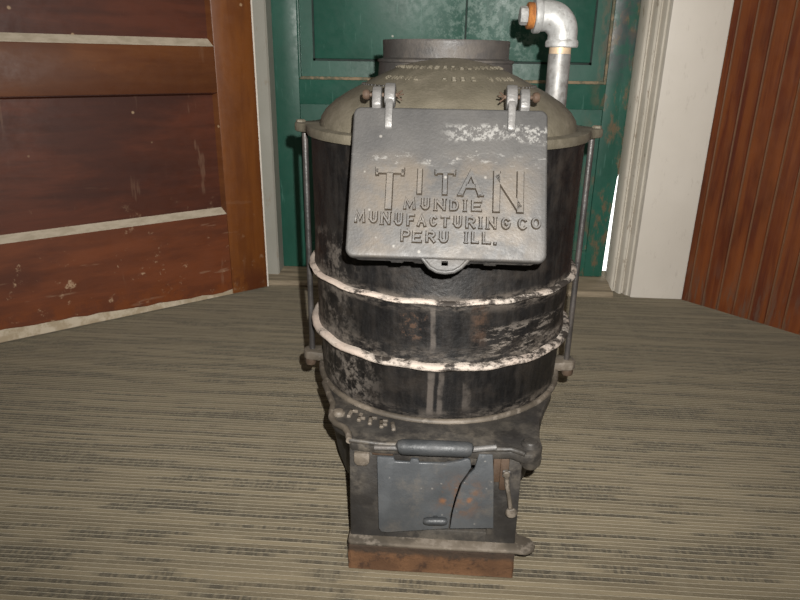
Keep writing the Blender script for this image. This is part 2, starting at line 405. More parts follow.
# --- barrel: three sooty drum sections
bm = bmesh.new()
lathe(bm, [(0, .186), (.171, .186), (.1725, .20), (.1745, .255), (.179, .268), (.1775, .275), (.1765, .29), (.178, .335), (.1815, .352), (.180, .360), (.1790, .39), (.1800, .50), (.1805, .533), (0, .533)], 128)
obj('barrel', bm, barrel_iron, stove, 40)
def ring_band(R, z, h, r0):
    bm = bmesh.new()
    prof = [(r0, z-h), (R-.003, z-h*.95), (R-.0006, z-h*.55), (R, z-.001), (R-.0012, z+h*.4), (R-.0045, z+h*.7), (r0, z+h*.72)]
    lathe(bm, prof, 160, closed=True)
    for v in bm.verts:      # lumpy cement squeezed out of the joint
        a = math.atan2(v.co.y, v.co.x); k = 1+.0012*math.sin(a*23+z*90)*math.sin(a*7+1)+.0015*math.sin(a*51)
        v.co.x *= k; v.co.y *= k; v.co.z += .0009*math.sin(a*17+z*50)
    return obj('band', bm, band_chalk, stove, 50)
ring_band(.1885, .3520, .0036, .176)
ring_band(.1878, .2680, .0052, .173)

# --- base: bowl-shaped ash pit body with a rim and a front apron
bm = bmesh.new()
lathe(bm, [(0, .002), (.128, .002), (.139, .012), (.148, .03), (.155, .055), (.1605, .09), (.164, .13), (.167, .165), (.169, .182), (.165, .182), (.160, .13), (.15, .06), (.135, .02), (0, .014)], 96)
obj('base_body', bm, iron_black, stove)
bm = bmesh.new()
prof = [(.1750+.0044*math.cos(2*PI*i/12), .187+.0044*math.sin(2*PI*i/12)) for i in range(12)]
lathe(bm, prof, 128, closed=True)
obj('base_rim', bm, rim_iron, stove, 60)
bm = bmesh.new()
outl = [(-.160, -.080), (-.147, -.116), (-.1375, -.142), (-.1365, -.160), (-.134, -.176), (-.126, -.189), (-.113, -.199), (-.107, -.211), (-.104, -.226), (-.07, -.231), (0, -.232), (.07, -.231), (.090, -.229), (.098, -.233), (.106, -.238), (.117, -.237), (.126, -.228), (.129, -.214), (.128, -.195), (.133, -.160), (.146, -.118), (.160, -.080)]
inn = [(.172*math.sin(t), -.172*math.cos(t)) for t in [math.radians(60-120*i/24) for i in range(25)]]
prism(bm, outl+inn, .172, .1865, 'z', .0035, 2)
apron = obj('apron', bm, iron_dark, stove, 40)
# raised lip along the apron edge
bm = bmesh.new()
tube(bm, [(x, y, .186) for x, y in outl[:9]], .0042, 10)
obj('edge_lip', bm, rim_iron, apron, 60)
bm = bmesh.new()
tube(bm, [(x, y+.0025, .1855) for x, y in outl[8:15]], .0034, 12)
obj('front_lip', bm, iron_dark, apron, 60)
# raised worn marks on the left of the apron
for k in range(5):
    bm = bmesh.new()
    t = math.radians(-34+4.6*k); r = .199
    c = Vector((r*math.sin(t), -r*math.cos(t), .1865))
    fr = Matrix.Translation(c) @ Matrix.Rotation(t+.45, 4, 'Z')
    box(bm, (-.0026, -.009, -.001), (.0026, .009, .003), .001, 1, fr)
    if k in (0, 2, 3): box(bm, (-.0026, .005, -.001), (.0085, .009, .003), .001, 1, fr)
    if k in (1, 3): box(bm, (-.0026, -.004, -.001), (.0075, 0, .003), .001, 1, fr)
    obj('raised_mark', bm, rim_iron, apron)
for (x, y, r, mm) in ((-.1265, -.166, .0065, rim_iron), (.114, -.2165, .0085, iron_dark)):
    bm = bmesh.new()
    lathe(bm, [(0, .186), (r*1.35, .186), (r*1.3, .1885), (r, .190), (r*.9, .192), (r*.45, .1930), (0, .1925)], 24, Matrix.Translation((x, y, 0)))
    obj('bolt', bm, mm, apron)
# right lug hanging under the apron corner
bm = bmesh.new()
lathe(bm, [(0, .160), (.009, .160), (.0125, .165), (.0135, .175), (0, .175)], 24, Matrix.Translation((.1145, -.2215, 0)))
obj('lug', bm, iron_dark, apron)

# --- ash pit front: frame round the opening
FY = -.224
bm = bmesh.new()
box(bm, (-.1045, FY, .041), (-.060, -.13, .174), .002)
box(bm, (.068, FY, .041), (.1055, -.13, .174), .002)
box(bm, (-.061, FY, .041), (.069, -.13, .060), .002)
box(bm, (-.061, FY, .158), (.069, -.13, .174), .002)
box(bm, (-.061, -.150, .06), (.069, -.145, .158))
front = obj('ash_front', bm, iron_dark, stove)
bm = bmesh.new()
box(bm, (.0705, FY-.0035, .138), (.0795, FY+.002, .176), .0015)
box(bm, (.0790, FY-.003, .126), (.0900, FY+.002, .172), .003)
obj('catch_plate', bm, rust_bolt, front, label='rusty brown catch plate right of the cracked ash door')
bm = bmesh.new()
prism(bm, [(-.0985, .171), (-.0985, .158), (-.095, .153), (-.083, .153), (-.079, .158), (-.079, .171)], FY-.006, FY+.002, 'y', .002)
obj('hinge_tab', bm, rim_iron, front)
# thin spoon-shaped damper lever
bm = bmesh.new()
tube(bm, [(.0865, FY-.006, .154), (.0880, FY-.008, .140), (.0920, FY-.009, .120), (.0945, FY-.010, .106)], [.0032, .0030, .0026, .003], 12)
fr = along((.0960, FY-.0055, .0985), (.0960, FY-.0125, .0985))
lathe(bm, [(0, 0), (.006, 0), (.0072, .002), (.0072, .004), (.0055, .006), (0, .0065)], 24, fr)
rod(bm, (.0865, FY+.001, .153), (.0865, FY-.010, .153), .0045, 16)
lev = obj('damper_lever', bm, rim_iron, stove, label='thin grey lever with a round flat end')
bm = bmesh.new()
for k in range(3): rod(bm, (.082, FY-.006, .150+.0032*k), (.091, FY-.006, .1495+.0032*k), .0013, 10)
obj('wire_wrap', bm, hinge_iron, lev)

# --- cracked ash door, two pieces, round handle bar over it
DY = -.2335
L = [(-.0697, .1695), (-.0492, .1695), (-.0479, .1640), (-.0300, .1640), (-.0290, .1690), (-.0195, .1690), (-.0185, .1640), (.012, .1650), (.030, .1695), (.0381, .1735), (.0425, .1713), (.0440, .1615), (.0396, .1527), (.0317, .1379), (.0266, .1171), (.0228, .096), (.0203, .070), (-.0573, .0585), (-.0640, .0592), (-.0672, .0640)]
R = [(.0519, .1800), (.0684, .1800), (.0715, .1500), (.0760, .0739), (.0220, .0695), (.0246, .0948), (.0286, .1165), (.0338, .1365), (.0420, .1515), (.0478, .159), (.0500, .169)]
bm = bmesh.new(); prism(bm, L, DY, DY+.005, 'y', .0012, 2)
adoor = obj('ash_door', bm, ash_iron, stove, label='grey sheet iron ash door, cracked from top to bottom')
bm = bmesh.new(); prism(bm, R, DY+.0005, DY+.0055, 'y', .0010, 2)
obj('broken_piece', bm, ash_iron, adoor)
bm = bmesh.new()
fr = along((-.0115, DY-.006, .0845), (.0185, DY-.006, .0862))
lathe(bm, [(0, 0), (.003, .0004), (.0045, .003), (.005, .008), (.005, .022), (.0045, .027), (.003, .0296), (0, .030)], 20, fr)
rod(bm, (.0035, DY+.001, .0853), (.0035, DY-.006, .0853), .004, 14)
obj('door_knob', bm, bar_iron, adoor)
bm = bmesh.new()
by, bz = -.2375, .1885
tube(bm, [(-.0450, by, bz-.001), (-.0435, by, bz), (-.039, by, bz), (.000, by, bz+.0005), (.038, by, bz+.001), (.0425, by, bz+.001), (.0440, by, bz+.0005)], [.004, .0075, .0092, .0094, .0092, .0075, .004], 24)
bar = obj('handle_bar', bm, bar_iron, stove)
bm = bmesh.new()
rod(bm, (-.073, by+.003, bz-.005), (-.0435, by, bz-.002), .0030, 14)
obj('hinge_rod', bm, hinge_iron, bar)
bm = bmesh.new()
rod(bm, (.043, by, bz+.001), (.072, by+.003, bz+.004), .0034, 14)
obj('hinge_rod', bm, hinge_iron, bar)
bm = bmesh.new()
box(bm, (-.0765, FY-.004, .168), (-.050, FY+.003, .184), .002)
obj('rust_bracket', bm, rust_bolt, bar, label='rust-brown bracket at the left end of the bar')

# --- ledge and rusted base block
bm = bmesh.new()
led = [(-.1065, -.10), (-.1065, -.235), (-.102, -.2375), (0, -.2385), (.10, -.2375), (.119, -.239), (.129, -.232), (.1315, -.222), (.126, -.211), (.112, -.206), (.1075, -.19), (.1075, -.10)]
prism(bm, led, .0392, .0450, 'z', .0025, 2)
obj('hearth_ledge', bm, rim_iron, stove)
bm = bmesh.new()
q = bmesh.new()
box(bm, (-.1055, -.2365, 0.0005), (.1045, -.13, .0395), .002, 2)
bmesh.ops.subdivide_edges(bm, edges=bm.edges[:], cuts=3, use_grid_fill=True)
for v in bm.verts:
    if v.co.z > .003 or v.co.y < -.2: v.co += Vector((random.uniform(-1, 1), random.uniform(-1, 1), 0))*.0008
obj('base_block', bm, rust, stove, label='rusty orange-brown iron block under the ledge')
q.free()

# --- top flange with two ears, tie rods and lower lugs
bm = bmesh.new()
N = 128; out = []
for i in range(N):
    a = 2*PI*i/N
    r = .1865
    for ea in (0, PI):
        d = abs((a-ea+PI) % (2*PI)-PI)
        r = max(r, .1865+.020*math.exp(-(d/.10)**2.4)) if d < .3 else r
    out.append((r*math.cos(a), r*math.sin(a)))
prism(bm, out, .5255, .5375, 'z', .003, 2)
flange = obj('top_flange', bm, iron_dusty, stove)
for s in (-1, 1):
    bm = bmesh.new()
    fr = Matrix.Translation((s*.1975, 0, 0))
    lathe(bm, [(0, .5372), (.0065, .5372), (.0065, .5395), (.005, .5408), (0, .5412)], 6, fr)
    obj('nut', bm, iron_dusty, flange)
    bm = bmesh.new()
    rod(bm, (s*.1925, 0, .176), (s*.1925, 0, .5257), .0042, 18)
    tr = obj('tie_rod', bm, rod_iron, stove)
    bm = bmesh.new()
    lathe(bm, [(0, .176), (.0075, .176), (.0085, .179), (.0085, .185), (.0065, .187), (0, .187)], 18, Matrix.Translation((s*.1955, 0, 0)))
    obj('rod_nut', bm, rust_bolt, tr)
    bm = bmesh.new()
    prism(bm, [(s*.170, -.018), (s*.186, -.014), (s*.200, -.013), (s*.2055, -.005), (s*.2055, .005), (s*.200, .013), (s*.186, .014), (s*.170, .018)], .187, .2015, 'z', .003, 2)
    obj('rod_lug', bm, rim_iron, stove)

# --- dusty domed lid
bm = bmesh.new()
dome = [(.1685, .533), (.1690, .538), (.1665, .548), (.160, .5575), (.147, .5690), (.130, .5795), (.110, .5895), (.088, .6005), (.064, .6105), (.040, .6175), (.018, .6215), (0, .6225)]
lathe(bm, dome, 128)
lid = obj('dome_lid', bm, iron_dusty, stove, 60)
def dome_z(r):
    for (r0, z0), (r1, z1) in zip(dome[1:-1], dome[2:]):
        if r1 <= r <= r0: return z0+(z1-z0)*(r0-r)/(r0-r1)
    return .6225
def on_dome(x, y):
    r = math.hypot(x, y); e = .002
    sl = (dome_z(r+e)-dome_z(r-e))/(2*e)
    nrm = Vector((-sl*x/r, -sl*y/r, 1)).normalized()
    tan = Vector((-y/r, x/r, 0)); rad_ = nrm.cross(tan)
    Mx = Matrix.Identity(4)
    for i in range(3): Mx[i][0] = tan[i]; Mx[i][1] = rad_[i]; Mx[i][2] = nrm[i]; Mx[i][3] = (x, y, dome_z(r))[i]
    return Mx
# worn raised marks in two arcs and a beaded line around them (no legible lettering left on the casting)
bm = bmesh.new()
for row, (r, cnt, a0, a1, h) in enumerate(((.066, 20, -80, 80, .0062), (.094, 16, -52, 52, .0066))):
    for k in range(cnt):
        if row == 1 and k in (5, 6, 11): continue
        a = math.radians(a0+(a1-a0)*k/(cnt-1)+random.uniform(-.8, .8)); x, y = r*math.sin(a), -r*math.cos(a)
        fr = on_dome(x, y)
        w = .0030
        box(bm, (-w, -h*.6, -.001), (-w+.0016, h*.6, .0016), .0006, 1, fr)
        if random.random() < .75: box(bm, (w-.0016, -h*.6, -.001), (w, h*.6, .0016), .0006, 1, fr)
        if random.random() < .7: box(bm, (-w, h*.6-.0016, -.001), (w, h*.6, .0016), .0006, 1, fr)
        if random.random() < .6: box(bm, (-w, -.0008, -.001), (w, .0008, .0016), .0006, 1, fr)
        if random.random() < .5: box(bm, (-w, -h*.6, -.001), (w, -h*.6+.0016, .0016), .0006, 1, fr)
obj('raised_lettering', bm, iron_dusty, lid, label='worn raised lettering in arcs on the dome')
for s_ in (-1, 1):
    bm = bmesh.new()
    for k in range(15):
        a = s_*math.radians(40+60*k/14)
        fr = on_dome(.112*math.sin(a), -.112*math.cos(a))
        lathe(bm, [(0, .0016), (.0012, .0012), (.0018, 0), (.0018, -.001), (0, -.001)], 8, fr)
    for k in range(14):
        a0, a1 = s_*math.radians(40+60*k/14), s_*math.radians(40+60*(k+1)/14)
        p0, p1 = on_dome(.112*math.sin(a0), -.112*math.cos(a0)).translation, on_dome(.112*math.sin(a1), -.112*math.cos(a1)).translation
        tube(bm, [p0, p1], .0009, 6)
    obj('beading', bm, iron_dark, lid)

# --- flue collar behind the dome top
bm = bmesh.new()
CX, CY = -.005, .070
lathe(bm, [(.094, .555), (.0935, .600), (.0925, .6115), (.0945, .6125), (.0945, .6155), (.0885, .6170), (.0870, .6180), (.0872, .6340), (.0876, .6355), (.0876, .6395), (.0870, .6405), (.0800, .6405), (.0780, .6300), (.0780, .555)], 96, Matrix.Translation((CX, CY, .003)), closed=True)
obj('flue_collar', bm, iron_grey, stove)

# --- loading chute and lettered door
PA = Vector((.0, -.2710, .4319)); PS = .95; pd = Vector((0, .5006, .8657)); pn = Vector((0, -.8657, .5006))
PF = Matrix.Identity(4)
for i in range(3): PF[i][0] = (PS, 0, 0)[i]; PF[i][1] = PS*pd[i]; PF[i][2] = PS*pn[i]; PF[i][3] = PA[i]
bm = bmesh.new()
# hopper throat from the drum to the door, an open frame
def wpt(x, u, d): return PF @ Vector((x, u, d))
q = bmesh.new()
ins, outp = [], []
mouth = [(-.092, .006), (.092, .006), (.092, .160), (-.092, .160)]
back = [(-.088, -.165, .400), (.088, -.165, .400), (.088, -.085, .575), (-.088, -.085, .575)]
a = [q.verts.new(wpt(x, u, -.013)) for x, u in mouth]; b = [q.verts.new(p) for p in back]
for i in range(4): q.faces.new((a[i], a[(i+1) % 4], b[(i+1) % 4], b[i]))
q.faces.new(b); q.faces.new(a)
merge(bm, q, .003, 2)
prism(bm, rounded_rect(-.098, -.0005, .100, .165, .008, 4), -.0165, -.0125, 'z', .001, 1, PF)
for k in (1, 2, 4, 5):   # rough casting lumps along the underside
    x = -.075+.025*k
    box(bm, (x-.007, -.0018, -.0185), (x+.005+.003*(k%2), .004, -.0140), .0015, 1, PF)
obj('loading_chute', bm, iron_black, stove)
bm = bmesh.new()
prism(bm, rounded_rect(-.1045, 0, .1085, .1705, .0085, 6), -.0125, 0, 'z', .003, 3, PF)
ldoor = obj('loading_door', bm, plate_iron, stove, label='grey cast iron loading door with raised lettering')
# latch lug below
bm = bmesh.new()
lug = [(-.024, .004), (-.020, -.001), (-.0135, -.0085), (-.006, -.0125), (.003, -.0135), (.012, -.0120), (.019, -.0075), (.025, -.001), (.029, .004)]
hole = [(-.0015, -.0015), (.0055, -.0015), (.0055, -.0065), (-.0015, -.0065)]
q = bmesh.new()
# lug with a square hole: build as two halves around the hole
left = [(-.024, .004), (-.020, -.001), (-.0135, -.0085), (-.006, -.0125), (.002, -.0135), (.002, -.0065), (-.0015, -.0065), (-.0015, -.0015), (.002, -.0015), (.002, .004)]
right = [(.002, .004), (.002, -.0015), (.0055, -.0015), (.0055, -.0065), (.002, -.0065), (.002, -.0135), (.010, -.0125), (.0175, -.0085), (.024, -.001), (.028, .004)]
for p in (left, right): prism(bm, p, -.0105, -.003, 'z', 0, 1, PF)
q.free()
rim = [(x, u, -.004) for x, u in lug]
tube(bm, [wpt(*p) for p in rim], .0022, 10)
obj('latch_lug', bm, plate_iron, ldoor)
# --- raised letters, drawn as flat strokes
def arc(cx, cy, rx, ry, a0, a1, n=10):
    return [(cx+rx*math.cos(math.radians(a0+(a1-a0)*i/n)), cy+ry*math.sin(math.radians(a0+(a1-a0)*i/n))) for i in range(n+1)]
G = {
 'I': [[(.5, 0), (.5, 1)]],
 'T': [[(0, 1), (1, 1)], [(.5, 0), (.5, .86)]],
 'A': [[(.05, 0), (.5, 1), (.95, 0)], [(.36, .34), (.64, .34)]],
 'N': [[(0, 0), (0, 1)], [(1, 0), (1, 1)], [(.10, .90), (.90, .10)]],
 'M': [[(0, 0), (.08, 1), (.5, .25), (.92, 1), (1, 0)]],
 'U': [[(0, 1), (0, .35)] + arc(.5, .35, .5, .35, 180, 360) + [(1, 1)]],
 'D': [[(.5, 0), (0, 0), (0, 1), (.5, 1)] + arc(.5, .5, .5, .5, 90, -90)],
 'E': [[(1, 0), (0, 0), (0, 1), (1, 1)], [(.15, .5), (.8, .5)]],
 'F': [[(0, 0), (0, 1), (1, 1)], [(.15, .5), (.8, .5)]],
 'C': [arc(.5, .5, .5, .5, 45, 315, 16)],
 'G': [arc(.5, .5, .5, .5, 45, 340, 16) + [(1, .42), (.6, .42)]],
 'R': [[(0, 0), (0, 1), (.6, 1)] + arc(.6, .75, .4, .25, 90, -90, 8) + [(.14, .5)], [(.56, .40), (1, 0)]],
 'O': [arc(.5, .5, .5, .5, 90, 450, 20)],
 'P': [[(0, 0), (0, 1), (.6, 1)] + arc(.6, .74, .4, .26, 90, -90, 8) + [(.14, .48)]],
 'L': [[(0, 1), (0, 0), (1, 0)]],
 '.': [[(.5, .9), (.3, 0)]],
}
def ribbon(bm, pts, w, h, frame):
    q = bmesh.new(); P = [Vector(p) for p in pts]; n_ = len(P); rows = []
    closed = (P[0]-P[-1]).length < 1e-5
    for i in range(n_):
        d1 = (P[i]-P[i-1]).normalized() if i > 0 else None
        d2 = (P[i+1]-P[i]).normalized() if i < n_-1 else None
        if closed and i in (0, n_-1): d1, d2 = (P[-1]-P[-2]).normalized(), (P[1]-P[0]).normalized()
        d1 = d1 or d2; d2 = d2 or d1
        t = (d1+d2); t = t.normalized() if t.length > 1e-6 else d1
        nr = Vector((-t.y, t.x)); k = min(1/max(nr.dot(Vector((-d1.y, d1.x))), .3), 1.9)
        o = nr*w*.5*k
        e = Vector((0, 0))
        if not closed and i == 0: e = -d2*w*.5
        if not closed and i == n_-1: e = d1*w*.5
        a, b = P[i]+o+e, P[i]-o+e
        ins = max(1-.0016/w, .45); ai, bi = P[i]+o*ins+e*ins, P[i]-o*ins+e*ins; a, b = P[i]+o*(1+.0007/w)+e*(1+.0007/w), P[i]-o*(1+.0007/w)+e*(1+.0007/w)
        rows.append([q.verts.new((*a, -.0006)), q.verts.new((*ai, h)), q.verts.new((*bi, h)), q.verts.new((*b, -.0006))])
    for r0, r1 in zip(rows[:-1], rows[1:]):
        for k in range(3):
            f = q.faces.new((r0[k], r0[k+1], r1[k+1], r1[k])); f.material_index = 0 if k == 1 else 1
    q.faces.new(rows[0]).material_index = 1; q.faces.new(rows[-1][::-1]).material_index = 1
    merge(bm, q, frame=frame)
ROWS = [
 ([('T', -0.0768, -0.0444, 0.0515, 0.0999), ('I', -0.0312, -0.0249, 0.0697, 0.0992), ('T', -0.0124, 0.0108, 0.0696, 0.0991), ('A', 0.0128, 0.0409, 0.0693, 0.0987), ('N', 0.0505, 0.0836, 0.052, 0.0988)], None, .0036),
 ([('M', -0.0445, -0.0311, 0.0525, 0.0663), ('U', -0.0257, -0.0161, 0.0525, 0.0667), ('N', -0.0118, 0.0011, 0.0523, 0.0661), ('D', 0.0048, 0.0151, 0.0523, 0.0654), ('I', 0.0192, 0.0236, 0.0522, 0.0657), ('E', 0.0277, 0.0396, 0.0524, 0.0656)], .0034, .0032),
 ([('M', -0.0965, -0.0843, 0.0364, 0.0507), ('U', -0.0803, -0.0713, 0.0363, 0.05), ('N', -0.0684, -0.0573, 0.0351, 0.0499), ('U', -0.0533, -0.0443, 0.0344, 0.0491), ('F', -0.0404, -0.0314, 0.0343, 0.0484), ('A', -0.0297, -0.0186, 0.0341, 0.0482), ('C', -0.0159, -0.0073, 0.0345, 0.0475), ('T', -0.0041, 0.006, 0.0338, 0.0473), ('U', 0.0097, 0.0188, 0.0337, 0.0477), ('R', 0.0224, 0.0331, 0.0335, 0.0476), ('I', 0.0361, 0.0406, 0.0339, 0.0473), ('N', 0.0441, 0.0554, 0.0336, 0.0477), ('G', 0.0599, 0.0701, 0.0336, 0.0477), ('C', 0.0772, 0.088, 0.0336, 0.0477), ('O', 0.0913, 0.1022, 0.0351, 0.0486)], .0034, .0032),
 ([('P', -0.0461, -0.0355, 0.017, 0.0311), ('E', -0.0338, -0.0232, 0.0163, 0.0299), ('R', -0.0194, -0.0088, 0.0168, 0.0303), ('U', -0.0051, 0.005, 0.0167, 0.0302), ('I', 0.0213, 0.0257, 0.0176, 0.0303), ('L', 0.0287, 0.0373, 0.0173, 0.0307), ('L', 0.0402, 0.0499, 0.0171, 0.0305), ('.', 0.0523, 0.0559, 0.0164, 0.0204)], .0034, .0032),
]
for row, w0, h in ROWS:
    bm = bmesh.new()
    for ci, (c, x0, x1, u0, u1) in enumerate(row):
        w = w0 or (.0080 if c in 'TN' and (x1-x0) > .03 else .0060)
        def P(p): return (x0+w*.5+p[0]*(x1-x0-w), u0+w*.5+p[1]*(u1-u0-w))
        for pl in G[c]:
            if c == 'I': pl = [((x0+x1)/2, u0+w*.5), ((x0+x1)/2, u1-w*.5)]
            else: pl = [P(p) for p in pl]
            ribbon(bm, pl, w, h, PF)
        # small serifs
        if w0 is None and c == 'T':
            for xx in (x0+w*.3, x1-w*.3): ribbon(bm, [(xx, u1-w*.5), (xx, u1-w*1.0)], w*.5, h, PF)
        if w0 is None and c == 'A':
            for xx in (x0+w*.55, x1-w*.55): ribbon(bm, [(xx-.0022, u0+.0012), (xx+.0022, u0+.0012)], .0028, h, PF)
        if w0 and c in 'IN':
            for xx, uu_ in ([((x0+x1)/2, u0), ((x0+x1)/2, u1)] if c == 'I' else [(x0+w*.5, u0), (x1-w*.5, u1)]):
                s = .0006 if uu_ == u0 else -.0006
                ribbon(bm, [(xx-.0016, uu_+s), (xx+.0016, uu_+s)], .0016, h, PF)
    o = obj('raised_lettering', bm, plate_iron, ldoor, 30); o.data.materials.append(grime_shade)
# --- hinges: arm on the door, lug on the dome, pin through both
for s, xa, xl in ((-1, -.0650, -.0795), (1, .0690, .0835)):
    bm = bmesh.new()
    hw = .0052
    fr = PF @ Matrix(((0, 0, 1, 0), (1, 0, 0, 0), (0, 1, 0, 0), (0, 0, 0, 1)))
    prof = [(.1440, .0005), (.1460, .0032), (.158, .0052), (.172, .0062), (.180, .0070), (.180, -.008), (.168, -.009), (.150, -.004), (.144, -.004)]
    prism(bm, prof, xa-.0042, xa+.0042, 'z', .0014, 2, fr)
    prof = [(.173, .0045), (.178, .0072), (.190, .0078), (.1975, .0035), (.1990, -.004), (.1965, -.011), (.188, -.014), (.178, -.012), (.173, -.008)]
    prism(bm, prof, xa-.0060, xa+.0060, 'z', .0018, 2, fr)
    obj('hinge_arm', bm, hinge_iron, ldoor)
    bm = bmesh.new()
    prof = [(.155, -.016), (.172, .0035), (.186, .0055), (.1935, .0025), (.1960, -.004), (.1935, -.012), (.186, -.022), (.178, -.034), (.150, -.040)]
    prism(bm, prof, xl-hw, xl+hw, 'z', .0018, 2, fr)
    obj('hinge_lug', bm, hinge_iron, stove)
    bm = bmesh.new()
    xo = xl+s*.0145; xi = xa-s*.0085
    p0, p1 = wpt(xo, .1865, -.004), wpt(xi, .1865, -.004)
    rod(bm, p0, p1, .0022, 12)
    dd = (p1-p0).normalized()
    lathe(bm, [(0, -.002), (.0042, -.0016), (.0055, .001), (.0055, .0035), (.004, .0055), (0, .006)], 14, along(p0, p1))
    pin = obj('hinge_pin', bm, rust_bolt, stove)
    bm = bmesh.new()
    e0 = p1-dd*.0015
    for dz, dx in ((.0048, .0062), (-.0050, .0058), (.001, .0075)):
        tube(bm, [e0, e0+dd*dx*.5+Vector((0, -.002, dz*.55)), e0+dd*dx+Vector((0, -.003, dz))], .0009, 8)
    obj('cotter_pin', bm, rust_bolt, pin)

# --- galvanized water pipe at the back right
PX, PY = .1640, .150
bm = bmesh.new()
rod(bm, (PX, PY, .30), (PX, PY, .6300), .0166, 32, .001)
rod(bm, (PX, PY, .30), (.10, PY-.03, .30), .0166, 24, .001)
pipe = obj('water_pipe', bm, galv_dull, stove)
bm = bmesh.new(); rod(bm, (PX, PY, .6285), (PX, PY, .642), .0160, 32, .0004)
obj('pipe_thread', bm, palethread, pipe)
bm = bmesh.new()
PX2 = PX+.0015
dirv = Vector((-1, -.08, .0)).normalized()
ER, EZ, RB = .026, .6550, .0214
cen = Vector((PX2, PY, EZ)) + dirv*ER
path, rad = [Vector((PX2, PY, .6400))], [RB]
for i in range(15):
    a = math.radians(90*i/14)
    path.append(cen - dirv*ER*math.cos(a) + Vector((0, 0, ER*math.sin(a)))); rad.append(RB+.0012*math.sin(2*a))
path.append(path[-1]+dirv*.012); rad.append(RB)
tube(bm, path, rad, 36)
endp = path[-1]
lathe(bm, [(0, 0), (.0228, 0), (.0240, .0015), (.0240, .0075), (.0222, .0105), (0, .0105)], 36, Matrix.Translation((PX2, PY, .6385)))
lathe(bm, [(0, -.004), (.0222, -.004), (.0243, -.001), (.0243, .0055), (.0232, .007), (.0175, .0072), (0, .0062)], 36, along(endp, endp+dirv))
obj('elbow', bm, galv, pipe)
bm = bmesh.new(); rod(bm, endp+dirv*.005, endp+dirv*.0165, .0178, 28, .0008)
for k in range(4): lathe(bm, [(.0175, 0), (.0186, .0008), (.0175, .0016)], 28, along(endp+dirv*(.0085+.002*k), endp+dirv))
obj('nipple', bm, orange, pipe, label='rust-orange threaded nipple')
bm = bmesh.new()
lathe(bm, [(0, .016), (.0125, .016), (.0130, .0175), (.0130, .025), (.0118, .027), (0, .0275)], 8, along(endp, endp+dirv))
obj('plug', bm, galv, pipe)

# ================================================================== SETTING
bm = bmesh.new(); box(bm, (-3, -2.2, -.03), (3, 1.10, 0))
struct('floor', bm, carpet, 'olive brown carpet with broken dark stripes running crosswise', 'carpet', smooth=0)

# green door in the back wall
GY = .96
def door_green():
    # stiles, rails and panels round two tall upper panels and low lower panels
    xl, xr = -.482, .4745
    root = bpy.data.objects.new('door_2', None); COL.objects.link(root)
    root['kind'] = 'structure'; root['label'] = 'dark green painted panelled door with worn edges, behind the stove'; root['category'] = 'door'
    T = .032
    bm = bmesh.new(); box(bm, (xl, GY, .024), (-.405, GY+T, 2.0), .0015); obj('stile', bm, green, root)
    bm = bmesh.new()
    # latch stile: lower corner planed back, leaving a wedge of daylight
    prism(bm, [(.424, .024), (.4765, .024), (.4795, .18), (.4850, .315), (.4890, .33), (.4890, 2.0), (.424, 2.0)], GY, GY+T, 'y', .0015); obj('stile', bm, green, root)
    bm = bmesh.new(); box(bm, (-.405, GY+.0005, .497), (.424, GY+T, .562), .001); obj('rail', bm, green, root)
    bm = bmesh.new(); box(bm, (-.405, GY+.0005, .024), (.424, GY+T, .10), .001); obj('rail', bm, green, root)
    bm = bmesh.new(); box(bm, (-.405, GY+.0005, 1.85), (.424, GY+T, 2.0), .001); obj('rail', bm, green, root)
    # upper field: flat margin, recessed line, raised panels left and right of a middle joint
    bm = bmesh.new(); box(bm, (-.405, GY+.010, .562), (.424, GY+.022, 1.85)); obj('panel_bed', bm, green, root)
    for a, b in ((-.360, .0425), (.0460, .376)):
        bm = bmesh.new(); box(bm, (a, GY+.003, .616), (b, GY+.012, 1.80), .003, 2); obj('panel', bm, green, root)
    bm = bmesh.new(); box(bm, (-.3655, GY+.0085, .6105), (.3815, GY+.0105, .6165)); box(bm, (-.3655, GY+.0085, .61), (-.3595, GY+.0105, 1.81)); box(bm, (.3755, GY+.0085, .61), (.3815, GY+.0105, 1.81)); box(bm, (.0420, GY+.0085, .615), (.0465, GY+.0105, 1.81))
    obj('panel_groove', bm, gdark, root)
    # worn moulding where panel field meets rail and stiles
    for pts in ([(-.405, .562), (.424, .562), (.418, .570), (-.399, .570)], [(.424, .562), (.424, 1.85), (.417, 1.85), (.417, .570)], [(-.405, .562), (-.399, .570), (-.399, 1.85), (-.405, 1.85)]):
        bm = bmesh.new(); prism(bm, pts, GY+.0015, GY+.012, 'y', .0015)
        obj('moulding', bm, gworn if pts[0][0] > 0 or pts[1][0] > .4 else green, root)
    # lower field
    bm = bmesh.new(); box(bm, (-.405, GY+.010, .10), (.424, GY+.022, .497)); obj('panel_bed', bm, green, root)
    for a, b in ((-.36, .0), (.02, .376)):
        bm = bmesh.new(); box(bm, (a, GY+.003, .15), (b, GY+.012, .455), .003, 2); obj('panel', bm, green, root)
door_green()
# casing to the right of the green door: broad flat board and beaded moulding
bm = bmesh.new()
prof = [(.4870, .9590), (.4870, .905), (.491, .900), (.497, .900), (.5005, .906), (.504, .906), (.506, .892), (.510, .884), (.516, .884), (.519, .890), (.522, .890), (.524, .880), (.528, .872), (.532, .872), (.5345, .866), (.5345, .9590)]
prism(bm, prof, 0, 2.15, 'z')
struct('trim_2', bm, whiteworn, 'worn white beaded door moulding between green door and flat white casing', 'moulding', smooth=40)
bm = bmesh.new(); box(bm, (.5345, .853, 0), (.677, .9590, 2.15), .003)
struct('trim_1', bm, white, 'broad flat white casing board beside the reddish beadboard wall', 'casing')
